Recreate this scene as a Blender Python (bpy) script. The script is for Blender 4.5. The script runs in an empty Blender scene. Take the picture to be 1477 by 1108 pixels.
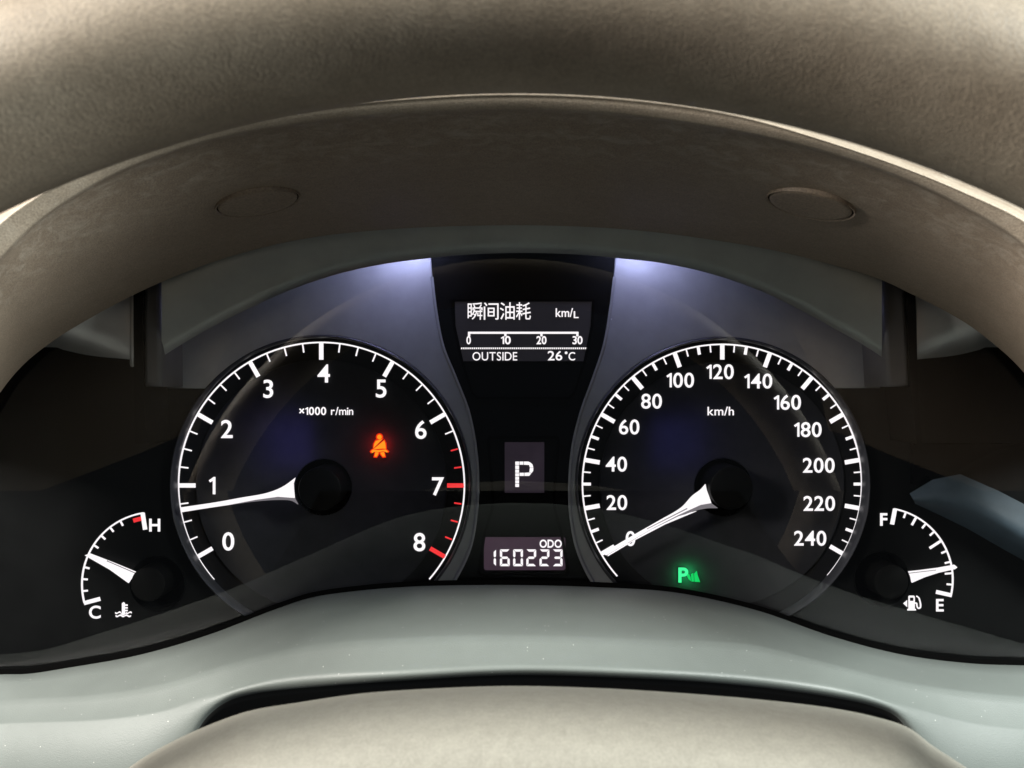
import bpy, bmesh, math, random
import numpy as np
from mathutils import Vector, Matrix, Euler

S = bpy.context.scene
COL = S.collection
random.seed(4)

# ------------------------------------------------------------------ camera
D = 0.34                 # camera to the plane of the gauges, metres
K = 0.2657e-3            # metres per photograph pixel on that plane
CX, CY = 738.5, 554.0
cam = bpy.data.objects.new('camera', bpy.data.cameras.new('camera'))
COL.objects.link(cam)
cam.location = (0, -D, 0)
cam.rotation_euler = (math.radians(90), 0, 0)
cam.data.sensor_width = 36
cam.data.angle = 2 * math.atan(1477 / 2 * K / D)
cam.data.clip_start = 0.005
cam.data.clip_end = 50
cam.data.dof.use_dof = True
cam.data.dof.focus_distance = D
cam.data.dof.aperture_fstop = 40
S.camera = cam

# ------------------------------------------------------------------ light
W = bpy.data.worlds.new("World"); S.world = W
W.use_nodes = True
W.node_tree.nodes['Background'].inputs[0].default_value = (0.80, 0.90, 1.0, 1)
W.node_tree.nodes['Background'].inputs[1].default_value = 0.06


def area(name, loc, target, size, watts, color, size_y=None, spread=None, parent=None):
    l = bpy.data.lights.new(name, 'AREA')
    l.energy = watts; l.color = color; l.size = size
    if size_y:
        l.shape = 'RECTANGLE'; l.size_y = size_y
    if spread:
        l.spread = math.radians(spread)
    o = bpy.data.objects.new(name, l); COL.objects.link(o)
    o.location = loc
    d = Vector(target) - Vector(loc)
    o.rotation_euler = d.to_track_quat('-Z', 'Y').to_euler()
    return o


area('roof_light', (0.0, -0.62, 1.0), (0, -0.12, -0.08), 0.45, 1.4, (1.0, 0.98, 0.95))
area('left_window_light', (-0.52, -0.365, 0.225), (-0.12, -0.14, -0.02), 0.2, 11.6, (1.0, 0.955, 0.89))
area('right_window_light', (0.52, -0.365, 0.225), (0.12, -0.14, -0.02), 0.2, 9.9, (0.95, 1.0, 0.965))
area('left_upper_window_light', (-0.52, -0.28, 0.52), (-0.14, -0.2, 0.03), 0.26, 0.8, (0.98, 0.99, 1.0))
area('right_upper_window_light', (0.52, -0.28, 0.52), (0.14, -0.2, 0.03), 0.26, 0.8, (0.96, 1.0, 1.0))
area('windscreen_light', (0.0, 0.62, 0.75), (0, 0.0, 0.1), 1.0, 0.7, (0.98, 0.99, 1.0))

S.view_settings.view_transform = 'Standard'
S.view_settings.look = 'None'
S.view_settings.exposure = 0
S.view_settings.gamma = 1
S.cycles.max_bounces = 8
S.cycles.transparent_max_bounces = 12
S.cycles.caustics_reflective = False
S.cycles.caustics_refractive = False


# ------------------------------------------------------------------ helpers
def P(px, py, y=0.0):
    f = K * (D + y) / D
    return Vector(((px - CX) * f, y, (CY - py) * f))


def sc(y):
    return K * (D + y) / D


LK, LY0 = -0.20, -0.036         # the clear lens: y = LY0 + LK * z, leaning towards the driver


LBEND = -0.0375                 # height of the bend: the lens leans less above it
LKU = -0.012


def lens_depth(py, off=0.0):
    # depth of the lens along the line of sight through row py
    t = (CY - py) * K / D
    yb = LY0 + LK * LBEND
    if t * (D + yb) > LBEND:
        return (yb - LKU * LBEND + off + LKU * t * D) / (1 - LKU * t)
    return (LY0 + off + LK * t * D) / (1 - LK * t)


BEND_PY = CY - LBEND / ((D + LY0 + LK * LBEND) * K / D)


def catmull(pts, n=12):
    pts = [np.array(p, float) for p in pts]
    out = []
    ext = [2 * pts[0] - pts[1]] + pts + [2 * pts[-1] - pts[-2]]
    for i in range(1, len(ext) - 2):
        p0, p1, p2, p3 = ext[i - 1:i + 3]
        def tj(ti, a, b):
            return ti + max(1e-6, np.linalg.norm(b - a) ** 0.5)
        t0 = 0.0; t1 = tj(t0, p0, p1); t2 = tj(t1, p1, p2); t3 = tj(t2, p2, p3)
        for k in range(n):
            t = t1 + (t2 - t1) * k / n
            A1 = (t1 - t) / (t1 - t0) * p0 + (t - t0) / (t1 - t0) * p1
            A2 = (t2 - t) / (t2 - t1) * p1 + (t - t1) / (t2 - t1) * p2
            A3 = (t3 - t) / (t3 - t2) * p2 + (t - t2) / (t3 - t2) * p3
            B1 = (t2 - t) / (t2 - t0) * A1 + (t - t0) / (t2 - t0) * A2
            B2 = (t3 - t) / (t3 - t1) * A2 + (t - t1) / (t3 - t1) * A3
            out.append((t2 - t) / (t2 - t1) * B1 + (t - t1) / (t2 - t1) * B2)
    out.append(pts[-1])
    return np.array(out)


def resample(c, n):
    d = np.r_[0, np.cumsum(np.linalg.norm(np.diff(c, axis=0), axis=1))]
    t = np.linspace(0, d[-1], n)
    return np.stack([np.interp(t, d, c[:, k]) for k in range(c.shape[1])], 1)


def halves(keys, n, mid=745.0):
    """smooth curve through pixel keys, n points left of mid and n right of it"""
    c = catmull(keys, 14)
    i = int(np.argmax(c[:, 0] >= mid))
    a, b = c[i - 1], c[i]
    m = a + (b - a) * ((mid - a[0]) / (b[0] - a[0]))
    L = resample(np.vstack([c[:i], m[None]]), n)
    R = resample(np.vstack([m[None], c[i:]]), n)
    return np.vstack([L, R[1:]])


def by_x(keys, xs):
    c = catmull(keys, 14)
    return np.stack([xs, np.interp(xs, c[:, 0], c[:, 1])], 1)


def link(name, me, parent=None, mats=()):
    o = bpy.data.objects.new(name, me)
    COL.objects.link(o)
    for m in mats:
        if m.name not in [x.name for x in me.materials if x]:
            me.materials.append(m)
    if parent is not None:
        o.parent = parent
        if parent.type == 'EMPTY':
            o.matrix_parent_inverse = Matrix.Translation(-Vector(parent.location))
    return o


def empty(name, loc, label, cat):
    e = bpy.data.objects.new(name, None)
    e.location = loc; e.empty_display_size = 0.02
    COL.objects.link(e)
    e['label'] = label; e['category'] = cat; e['kind'] = 'thing'
    return e


def smooth(me, angle=None):
    me.polygons.foreach_set('use_smooth', [True] * len(me.polygons))
    if angle:
        me.set_sharp_from_angle(angle=math.radians(angle))


def grid_mesh(name, rows, flip=False):
    """rows: list of equal-length lists of world points"""
    n = len(rows[0])
    vs = [tuple(p) for r in rows for p in r]
    fs = []
    for i in range(len(rows) - 1):
        for j in range(n - 1):
            q = (i * n + j, i * n + j + 1, (i + 1) * n + j + 1, (i + 1) * n + j)
            fs.append(q[::-1] if flip else q)
    me = bpy.data.meshes.new(name)
    me.from_pydata(vs, [], fs); me.update()
    smooth(me)
    return me


def loft(name, rows, sub=4, flip=False):
    """smooth across the rows too (Catmull-Rom, uniform)"""
    R = [np.array(r) for r in rows]
    ext = [2 * R[0] - R[1]] + R + [2 * R[-1] - R[-2]]
    out = []
    for i in range(1, len(ext) - 2):
        a, b, c, d = ext[i - 1:i + 3]
        for k in range(sub):
            t = k / sub
            out.append(0.5 * ((2 * b) + (c - a) * t + (2 * a - 5 * b + 4 * c - d) * t * t + (3 * b - a - 3 * c + d) * t ** 3))
    out.append(R[-1])
    return grid_mesh(name, out, flip), out


_tmp = []


def curve_mesh(name, loops2d, thick, bevel=0.0):
    """filled flat outline (holes allowed) with thickness and a small bevel; local XY -> world XZ, front face at y=0"""
    cu = bpy.data.curves.new(name, 'CURVE')
    cu.dimensions = '2D'; cu.fill_mode = 'BOTH'
    cu.extrude = max(thick / 2 - bevel, 1e-5); cu.bevel_depth = bevel; cu.bevel_resolution = 2
    if bevel: cu.offset = -bevel
    for lp in loops2d:
        sp = cu.splines.new('POLY')
        sp.points.add(len(lp) - 1)
        for i, (x, z) in enumerate(lp):
            sp.points[i].co = (x, z, 0, 1)
        sp.use_cyclic_u = True
    o = bpy.data.objects.new(name, cu); COL.objects.link(o)
    dg = bpy.context.evaluated_depsgraph_get()
    me = bpy.data.meshes.new_from_object(o.evaluated_get(dg))
    bpy.data.objects.remove(o); bpy.data.curves.remove(cu)
    co = np.zeros(len(me.vertices) * 3); me.vertices.foreach_get('co', co)
    co = co.reshape(-1, 3)
    w = np.stack([co[:, 0], thick / 2 - co[:, 2], co[:, 1]], 1)
    me.vertices.foreach_set('co', w.ravel()); me.update()
    me.name = name
    return me


def plate(name, loops_px, y, thick, mat, parent=None, bevel=0.0):
    """a plate whose front face lies at depth y; outlines in photograph pixels"""
    loops = [[(P(px, py, y).x, P(px, py, y).z) for px, py in lp] for lp in loops_px]
    me = curve_mesh(name, loops, thick, bevel)
    me.transform(Matrix.Translation((0, y, 0)))
    return link(name, me, parent, [mat])


def circle_px(cx, cy, r, n=96, a0=0, a1=360):
    full = abs(a1 - a0) >= 360
    m = n if full else n + 1
    return [(cx + r * math.cos(math.radians(a0 + (a1 - a0) * i / n)), cy - r * math.sin(math.radians(a0 + (a1 - a0) * i / n))) for i in range(m)]


def arc_band(cx, cy, r0, r1, a0, a1, n=120):
    return circle_px(cx, cy, r1, n, a0, a1) + circle_px(cx, cy, r0, n, a1, a0)


def lathe(name, c, prof, n=64, mats=(), parent=None, sharp=35):
    """profile of (radius, y) about the axis through c along y"""
    vs, fs = [], []
    for r, y in prof:
        for i in range(n):
            a = 2 * math.pi * i / n
            vs.append((c.x + r * math.cos(a), y, c.z + r * math.sin(a)))
    for k in range(len(prof) - 1):
        for i in range(n):
            j = (i + 1) % n
            fs.append((k * n + i, k * n + j, (k + 1) * n + j, (k + 1) * n + i))
    if prof[0][0] < 1e-6 or prof[-1][0] < 1e-6:
        pass
    me = bpy.data.meshes.new(name); me.from_pydata(vs, [], fs); me.update()
    bm = bmesh.new(); bm.from_mesh(me)
    bmesh.ops.remove_doubles(bm, verts=bm.verts, dist=1e-7)
    bmesh.ops.recalc_face_normals(bm, faces=bm.faces)
    bm.to_mesh(me); bm.free()
    smooth(me, sharp)
    return link(name, me, parent, mats)


def tube(name, pts, r, mat, parent=None, n=10, closed=False):
    pts = [Vector(p) for p in pts]
    vs, fs = [], []
    N = len(pts)
    for i, p in enumerate(pts):
        a = pts[(i - 1) % N] if (closed or i > 0) else pts[i]
        b = pts[(i + 1) % N] if (closed or i < N - 1) else pts[i]
        t = (b - a).normalized()
        u = t.cross(Vector((0, 1, 0)))
        u = u.normalized() if u.length > 1e-6 else Vector((1, 0, 0))
        v = t.cross(u).normalized()
        for k in range(n):
            ang = 2 * math.pi * k / n
            vs.append(p + r * (math.cos(ang) * u + math.sin(ang) * v))
    M = N if closed else N - 1
    for i in range(M):
        for k in range(n):
            j = (i + 1) % N
            fs.append((i * n + k, i * n + (k + 1) % n, j * n + (k + 1) % n, j * n + k))
    if not closed:
        fs.append(tuple(range(n))[::-1]); fs.append(tuple((N - 1) * n + k for k in range(n)))
    me = bpy.data.meshes.new(name); me.from_pydata([tuple(v) for v in vs], [], fs); me.update()
    smooth(me, 50)
    return link(name, me, parent, [mat])


# ------------------------------------------------------------------ materials
def node_mat(name):
    m = bpy.data.materials.new(name); m.use_nodes = True
    nt = m.node_tree
    return m, nt, nt.nodes['Principled BSDF']


def plastic(name, col, rough=0.5, metal=0.0, grain=0.0, grain_scale=2500, mottle=0.0, mottle_scale=60, spec=0.5, dust=0.0, dust_col=(0.6, 0.58, 0.52), dust_scale=700, rough_var=0.0):
    m, nt, b = node_mat(name)
    N, L = nt.nodes, nt.links
    b.inputs['Roughness'].default_value = rough
    b.inputs['Metallic'].default_value = metal
    b.inputs['Specular IOR Level'].default_value = spec
    tc = N.new('ShaderNodeTexCoord')
    colsock = None
    rgb = N.new('ShaderNodeRGB'); rgb.outputs[0].default_value = (*col, 1)
    colsock = rgb.outputs[0]
    if mottle:
        n = N.new('ShaderNodeTexNoise'); n.inputs['Scale'].default_value = mottle_scale; n.inputs['Detail'].default_value = 6
        n.inputs['Roughness'].default_value = 0.65
        L.new(tc.outputs['Object'], n.inputs['Vector'])
        mr = N.new('ShaderNodeMapRange'); mr.inputs[1].default_value = 0.25; mr.inputs[2].default_value = 0.75
        mr.inputs[3].default_value = 1 - mottle; mr.inputs[4].default_value = 1 + mottle
        L.new(n.outputs['Fac'], mr.inputs[0])
        mx = N.new('ShaderNodeMix'); mx.data_type = 'RGBA'; mx.blend_type = 'MULTIPLY'; mx.inputs[0].default_value = 1
        L.new(colsock, mx.inputs[6]); L.new(mr.outputs[0], mx.inputs[7])
        colsock = mx.outputs[2]
        if rough_var:
            m2 = N.new('ShaderNodeMapRange'); m2.inputs[3].default_value = rough - rough_var; m2.inputs[4].default_value = rough + rough_var
            L.new(n.outputs['Fac'], m2.inputs[0]); L.new(m2.outputs[0], b.inputs['Roughness'])
    if dust:
        v = N.new('ShaderNodeTexVoronoi'); v.inputs['Scale'].default_value = dust_scale
        L.new(tc.outputs['Object'], v.inputs['Vector'])
        cr = N.new('ShaderNodeMapRange'); cr.inputs[1].default_value = 0.10; cr.inputs[2].default_value = 0.16; cr.inputs[3].default_value = 1; cr.inputs[4].default_value = 0
        L.new(v.outputs['Distance'], cr.inputs[0])
        sp = N.new('ShaderNodeSeparateColor'); L.new(v.outputs['Color'], sp.inputs[0])
        gt = N.new('ShaderNodeMath'); gt.operation = 'GREATER_THAN'; gt.inputs[1].default_value = 1 - dust
        L.new(sp.outputs[0], gt.inputs[0])
        mu = N.new('ShaderNodeMath'); mu.operation = 'MULTIPLY'
        L.new(cr.outputs[0], mu.inputs[0]); L.new(gt.outputs[0], mu.inputs[1])
        mx = N.new('ShaderNodeMix'); mx.data_type = 'RGBA'
        L.new(mu.outputs[0], mx.inputs[0]); L.new(colsock, mx.inputs[6]); mx.inputs[7].default_value = (*dust_col, 1)
        colsock = mx.outputs[2]
    L.new(colsock, b.inputs['Base Color'])
    if grain:
        n = N.new('ShaderNodeTexNoise'); n.inputs['Scale'].default_value = grain_scale; n.inputs['Detail'].default_value = 3
        L.new(tc.outputs['Object'], n.inputs['Vector'])
        bp = N.new('ShaderNodeBump'); bp.inputs['Strength'].default_value = grain; bp.inputs['Distance'].default_value = 0.0004
        L.new(n.outputs['Fac'], bp.inputs['Height']); L.new(bp.outputs[0], b.inputs['Normal'])
    return m


def leather(name, col, wear_col, wear, scale=900, rough=0.6, scuff=None, gc=1.0):
    """grained taupe skin with rubbed, paler patches"""
    m, nt, b = node_mat(name)
    N, L = nt.nodes, nt.links
    tc = N.new('ShaderNodeTexCoord')
    big = N.new('ShaderNodeTexNoise'); big.inputs['Scale'].default_value = 45; big.inputs['Detail'].default_value = 7; big.inputs['Roughness'].default_value = 0.72
    L.new(tc.outputs['Object'], big.inputs['Vector'])
    mr = N.new('ShaderNodeMapRange'); mr.inputs[1].default_value = 0.42; mr.inputs[2].default_value = 0.72; mr.inputs[3].default_value = 0; mr.inputs[4].default_value = wear
    L.new(big.outputs['Fac'], mr.inputs[0])
    fine = N.new('ShaderNodeTexNoise'); fine.inputs['Scale'].default_value = scale; fine.inputs['Detail'].default_value = 2
    L.new(tc.outputs['Object'], fine.inputs['Vector'])
    fr = N.new('ShaderNodeMapRange'); fr.inputs[1].default_value = 0.3; fr.inputs[2].default_value = 0.7; fr.inputs[3].default_value = 1 - 0.22 * gc; fr.inputs[4].default_value = 1 + 0.20 * gc
    L.new(fine.outputs['Fac'], fr.inputs[0])
    mx = N.new('ShaderNodeMix'); mx.data_type = 'RGBA'
    L.new(mr.outputs[0], mx.inputs[0]); mx.inputs[6].default_value = (*col, 1); mx.inputs[7].default_value = (*wear_col, 1)
    mu = N.new('ShaderNodeMix'); mu.data_type = 'RGBA'; mu.blend_type = 'MULTIPLY'; mu.inputs[0].default_value = 1
    L.new(mx.outputs[2], mu.inputs[6]); L.new(fr.outputs[0], mu.inputs[7])
    last = mu.outputs[2]
    med = N.new('ShaderNodeTexNoise'); med.inputs['Scale'].default_value = 420; med.inputs['Detail'].default_value = 4; med.inputs['Roughness'].default_value = 0.7
    L.new(tc.outputs['Object'], med.inputs['Vector'])
    me_ = N.new('ShaderNodeMapRange'); me_.inputs[1].default_value = 0.3; me_.inputs[2].default_value = 0.7; me_.inputs[3].default_value = 0.91; me_.inputs[4].default_value = 1.08
    L.new(med.outputs['Fac'], me_.inputs[0])
    m2 = N.new('ShaderNodeMix'); m2.data_type = 'RGBA'; m2.blend_type = 'MULTIPLY'; m2.inputs[0].default_value = 1
    L.new(last, m2.inputs[6]); L.new(me_.outputs[0], m2.inputs[7]); last = m2.outputs[2]
    if scuff:
        # pale dusty scuffs rubbed along the front of the hood
        y0, y1, amount, scol = scuff
        mp = N.new('ShaderNodeMapping'); mp.inputs['Scale'].default_value = (120, 190, 240)
        L.new(tc.outputs['Object'], mp.inputs['Vector'])
        sn = N.new('ShaderNodeTexNoise'); sn.inputs['Scale'].default_value = 1.0; sn.inputs['Detail'].default_value = 9; sn.inputs['Roughness'].default_value = 0.72; sn.inputs['Distortion'].default_value = 0.8
        L.new(mp.outputs[0], sn.inputs['Vector'])
        sm = N.new('ShaderNodeMapRange'); sm.inputs[1].default_value = 0.48; sm.inputs[2].default_value = 0.64; sm.inputs[3].default_value = 0; sm.inputs[4].default_value = amount
        L.new(sn.outputs['Fac'], sm.inputs[0])
        sx = N.new('ShaderNodeSeparateXYZ'); L.new(tc.outputs['Object'], sx.inputs[0])
        ym = N.new('ShaderNodeMapRange'); ym.interpolation_type = 'SMOOTHSTEP'; ym.inputs[1].default_value = y0; ym.inputs[2].default_value = y1; ym.inputs[3].default_value = 1; ym.inputs[4].default_value = 0
        L.new(sx.outputs[1], ym.inputs[0])
        pr = N.new('ShaderNodeMath'); pr.operation = 'MULTIPLY'; L.new(sm.outputs[0], pr.inputs[0]); L.new(ym.outputs[0], pr.inputs[1])
        m3 = N.new('ShaderNodeMix'); m3.data_type = 'RGBA'; L.new(pr.outputs[0], m3.inputs[0]); L.new(last, m3.inputs[6]); m3.inputs[7].default_value = (*scol, 1)
        last = m3.outputs[2]
        # light on the rolled front edge, put into its colour all along
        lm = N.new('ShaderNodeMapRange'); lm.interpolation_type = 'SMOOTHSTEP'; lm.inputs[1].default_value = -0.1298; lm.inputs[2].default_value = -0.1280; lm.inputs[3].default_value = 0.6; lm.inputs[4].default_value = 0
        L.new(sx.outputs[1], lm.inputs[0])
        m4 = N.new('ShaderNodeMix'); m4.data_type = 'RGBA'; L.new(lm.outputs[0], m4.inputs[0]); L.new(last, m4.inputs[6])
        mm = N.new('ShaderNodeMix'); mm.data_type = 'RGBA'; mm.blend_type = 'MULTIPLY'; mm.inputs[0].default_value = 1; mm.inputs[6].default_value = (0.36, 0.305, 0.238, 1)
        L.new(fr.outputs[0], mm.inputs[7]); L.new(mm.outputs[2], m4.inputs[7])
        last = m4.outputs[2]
    L.new(last, b.inputs['Base Color'])
    b.inputs['Roughness'].default_value = rough
    b.inputs['Specular IOR Level'].default_value = 0.35
    vo = N.new('ShaderNodeTexVoronoi'); vo.inputs['Scale'].default_value = scale * 0.9
    L.new(tc.outputs['Object'], vo.inputs['Vector'])
    ad = N.new('ShaderNodeMath'); ad.operation = 'ADD'
    L.new(vo.outputs['Distance'], ad.inputs[0]); L.new(fine.outputs['Fac'], ad.inputs[1])
    bp = N.new('ShaderNodeBump'); bp.inputs['Strength'].default_value = 0.12 * gc; bp.inputs['Distance'].default_value = 0.0004
    L.new(ad.outputs[0], bp.inputs['Height']); L.new(bp.outputs[0], b.inputs['Normal'])
    return m


def glow(name, col, strength):
    m = bpy.data.materials.new(name); m.use_nodes = True
    nt = m.node_tree; nt.nodes.clear()
    e = nt.nodes.new('ShaderNodeEmission'); e.inputs[0].default_value = (*col, 1); e.inputs[1].default_value = strength
    o = nt.nodes.new('ShaderNodeOutputMaterial'); nt.links.new(e.outputs[0], o.inputs[0])
    return m


def screen_mat(name, col, strength, var=0.4, scale=90):
    """a dim backlit panel, unevenly lit"""
    m = bpy.data.materials.new(name); m.use_nodes = True
    nt = m.node_tree; b = nt.nodes['Principled BSDF']
    b.inputs['Base Color'].default_value = (0.012, 0.011, 0.013, 1); b.inputs['Roughness'].default_value = 0.35
    tc = nt.nodes.new('ShaderNodeTexCoord'); n = nt.nodes.new('ShaderNodeTexNoise'); n.inputs['Scale'].default_value = scale; n.inputs['Detail'].default_value = 5
    nt.links.new(tc.outputs['Object'], n.inputs['Vector'])
    mr = nt.nodes.new('ShaderNodeMapRange'); mr.inputs[3].default_value = strength * (1 - var); mr.inputs[4].default_value = strength * (1 + var)
    nt.links.new(n.outputs['Fac'], mr.inputs[0])
    b.inputs['Emission Color'].default_value = (*col, 1)
    nt.links.new(mr.outputs[0], b.inputs['Emission Strength'])
    return m


M_RIM = leather('rim_leather', (0.235, 0.192, 0.142), (0.35, 0.298, 0.23), 0.6, 2400, 0.55, None, 0.95)
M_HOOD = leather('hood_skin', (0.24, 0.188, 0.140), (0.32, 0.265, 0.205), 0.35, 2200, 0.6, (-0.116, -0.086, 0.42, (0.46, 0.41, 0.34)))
M_PLUG = leather('plug_skin', (0.235, 0.184, 0.137), (0.29, 0.235, 0.18), 0.3, 1500, 0.6)
M_COVER = leather('column_skin', (0.305, 0.292, 0.248), (0.345, 0.332, 0.288), 0.25, 2300, 0.6, None, 0.45)
M_TRIM = plastic('grey_trim', (0.135, 0.152, 0.142), 0.5, 0.0, 0.25, 2600, 0.06, 60, 0.5, 0.03, (0.62, 0.62, 0.58), 900)
M_DEAD_BLACK = plastic('dead_black', (0.004, 0.0035, 0.003), 0.9, spec=0.02)
M_SLOT = plastic('slot_liner', (0.02, 0.018, 0.014), 0.8)
M_BLACK = plastic('black_face', (0.003, 0.0032, 0.0032), 0.42, 0, 0.05, 3000, 0.25, 80, 0.05)
M_DIAL = plastic('dial_black', (0.009, 0.009, 0.0105), 0.5, 0, 0.05, 3000, 0.25, 80, 0.12)
M_DISC = plastic('dial_disc_black', (0.021, 0.0215, 0.025), 0.55, 0, 0.05, 3000, 0.3, 70, 0.12)
M_HUB = plastic('hub_black', (0.0018, 0.0018, 0.0016), 0.5, 0, 0, spec=0.08)
M_PIT = plastic('pit_black', (0.002, 0.002, 0.002), 0.9, spec=0.0)
M_WING = plastic('wing_satin', (0.33, 0.34, 0.345), 0.40, 0.55, 0.08, 4000, 0.10, 90, 0.5, 0.004, (0.8, 0.8, 0.8), 500)
M_VISOR = plastic('visor_grey', (0.38, 0.40, 0.38), 0.42, 0.8, 0.1, 3000, 0.10, 60)
M_RING = plastic('ring_satin', (0.035, 0.036, 0.040), 0.5, 0.3)
M_SIDE = plastic('side_silver', (0.62, 0.605, 0.58), 0.42, 0.6, 0, 1000, 0.2, 25)
M_POST = plastic('post_grey', (0.05, 0.05, 0.052), 0.5)
M_BLUE_REFLECTION = plastic('blue_reflection', (0.022, 0.033, 0.042), 0.6, 0.0, 0, 1000, 0.3, 60, 0.15)
M_LINE_BLACK = plastic('line_black', (0.002, 0.002, 0.002), 0.9, spec=0.0)
M_PILLAR = plastic('pillar_cream', (0.78, 0.72, 0.55), 0.8, 0, 0.2, 900)
M_WINDOW_GREY = plastic('window_grey', (0.45, 0.45, 0.47), 0.6)
M_WHITE = glow('lit_white', (1.0, 0.955, 0.975), 1.12)
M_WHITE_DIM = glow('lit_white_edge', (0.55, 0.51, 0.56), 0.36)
M_RED = glow('lit_red', (1.0, 0.045, 0.05), 0.95)
M_AMBER = glow('lit_orange', (1.0, 0.30, 0.015), 1.15)
M_RED_HALO = glow('red_halo', (1.0, 0.035, 0.006), 0.9)
M_GREEN = glow('lit_green', (0.06, 1.0, 0.34), 1.15)
M_GREEN_D = glow('lit_green_soft', (0.01, 0.80, 0.16), 0.85)
M_SCR1 = screen_mat('display_backlight', (0.75, 0.68, 0.85), 0.011)
M_SCR2 = screen_mat('gear_backlight', (0.80, 0.55, 0.85), 0.022)
M_SCR3 = screen_mat('odometer_backlight', (0.90, 0.52, 0.80), 0.052)


def lens_mat():
    m = bpy.data.materials.new('clear_lens'); m.use_nodes = True
    nt = m.node_tree; nt.nodes.clear()
    N, L = nt.nodes, nt.links
    t = N.new('ShaderNodeBsdfTransparent'); g = N.new('ShaderNodeBsdfGlossy'); g.inputs['Roughness'].default_value = 0.0
    f = N.new('ShaderNodeFresnel'); f.inputs[0].default_value = 1.5
    # a thin pane: the same reflectance from both sides (the Fresnel node inverts the index on back faces)
    ge = N.new('ShaderNodeNewGeometry'); mr = N.new('ShaderNodeMapRange')
    mr.inputs[3].default_value = 1.5; mr.inputs[4].default_value = 1 / 1.5
    L.new(ge.outputs['Backfacing'], mr.inputs[0]); L.new(mr.outputs[0], f.inputs[0])
    mx = N.new('ShaderNodeMixShader'); o = N.new('ShaderNodeOutputMaterial')
    L.new(f.outputs[0], mx.inputs[0]); L.new(t.outputs[0], mx.inputs[1]); L.new(g.outputs[0], mx.inputs[2]); L.new(mx.outputs[0], o.inputs[0])
    return m


M_LENS = lens_mat()
M_LENS_IN = bpy.data.materials.new('coated_lens_inside'); M_LENS_IN.use_nodes = True
M_LENS_IN.node_tree.nodes.clear()
_t = M_LENS_IN.node_tree.nodes.new('ShaderNodeBsdfTransparent'); _t.inputs[0].default_value = (0.97, 0.97, 0.97, 1)
_o = M_LENS_IN.node_tree.nodes.new('ShaderNodeOutputMaterial'); M_LENS_IN.node_tree.links.new(_t.outputs[0], _o.inputs[0])


# ------------------------------------------------------------------ text
def glyph_curve(ch, off):
    cu = bpy.data.curves.new('glyph', 'FONT')
    cu.body = ch; cu.size = 1.0; cu.offset = off; cu.extrude = 0.0
    cu.resolution_u = 5
    o = bpy.data.objects.new('glyph', cu); COL.objects.link(o)
    dg = bpy.context.evaluated_depsgraph_get()
    me = bpy.data.meshes.new_from_object(o.evaluated_get(dg))
    bpy.data.objects.remove(o); bpy.data.curves.remove(cu)
    co = np.zeros(len(me.vertices) * 3); me.vertices.foreach_get('co', co); co = co.reshape(-1, 3)[:, :2]
    fs = [tuple(p.vertices) for p in me.polygons]
    bpy.data.meshes.remove(me)
    return co, fs


CAP = None
_cache = {}


def glyph(ch, off):
    """2D glyph with its digits one unit tall"""
    global CAP
    if CAP is None:
        c, _ = glyph_curve('H', 0.0); CAP = c[:, 1].max()
    key = (ch, off)
    if key not in _cache:
        if ch == '1':
            w = 0.112 + 2 * off / CAP
            x0 = 0.235
            pts = [(x0, 0), (x0 + w, 0), (x0 + w, 1.0), (x0 + 0.3 * w, 1.0), (0.0, 0.80), (0.085, 0.80 - 0.115), (x0, 0.775)]
            _cache[key] = (np.array(pts), [(0, 1, 2, 6), (2, 3, 6), (3, 4, 5, 6)])
        else:
            c, f = glyph_curve(ch, off)
            _cache[key] = (c / CAP, f)
    return _cache[key]


def word_mesh(name, text, height, off=0.02, gap=0.10, thick=0.0002, width=None, space=0.35):
    """one mesh for a word: centred on its box, lying in XZ, facing -y, height in metres"""
    vs, fs = [], []
    x = 0.0
    for ch in text:
        if ch == ' ':
            x += space; continue
        c, f = glyph(ch, off)
        mn, mxx = c[:, 0].min(), c[:, 0].max()
        b = len(vs)
        vs += [(p[0] - mn + x, p[1]) for p in c]
        fs += [tuple(i + b for i in q) for q in f]
        x += (mxx - mn) + gap
    v = np.array(vs)
    capmid = 0.5
    xm = (v[:, 0].min() + v[:, 0].max()) / 2
    v = (v - np.array([xm, capmid])) * height
    if width:
        v[:, 0] *= width / (v[:, 0].max() - v[:, 0].min())
    bm = bmesh.new()
    bv = [bm.verts.new((p[0], 0, p[1])) for p in v]
    for q in fs:
        try: bm.faces.new([bv[i] for i in q])
        except ValueError: pass
    bmesh.ops.recalc_face_normals(bm, faces=bm.faces)
    ext = bmesh.ops.extrude_face_region(bm, geom=list(bm.faces))
    bmesh.ops.translate(bm, verts=[e for e in ext['geom'] if isinstance(e, bmesh.types.BMVert)], vec=(0, -thick, 0))
    bmesh.ops.recalc_face_normals(bm, faces=bm.faces)
    me = bpy.data.meshes.new(name); bm.to_mesh(me); bm.free()
    return me


def put_word(name, text, px, py, h_px, y, mat, parent, off=0.02, gap=0.10, w_px=None, space=0.35):
    me = word_mesh(name, text, h_px * sc(y), off, gap, width=w_px * sc(y) if w_px else None, space=space)
    o = link(name, me, parent, [mat])
    o.location = P(px, py, y)
    return o


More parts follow.
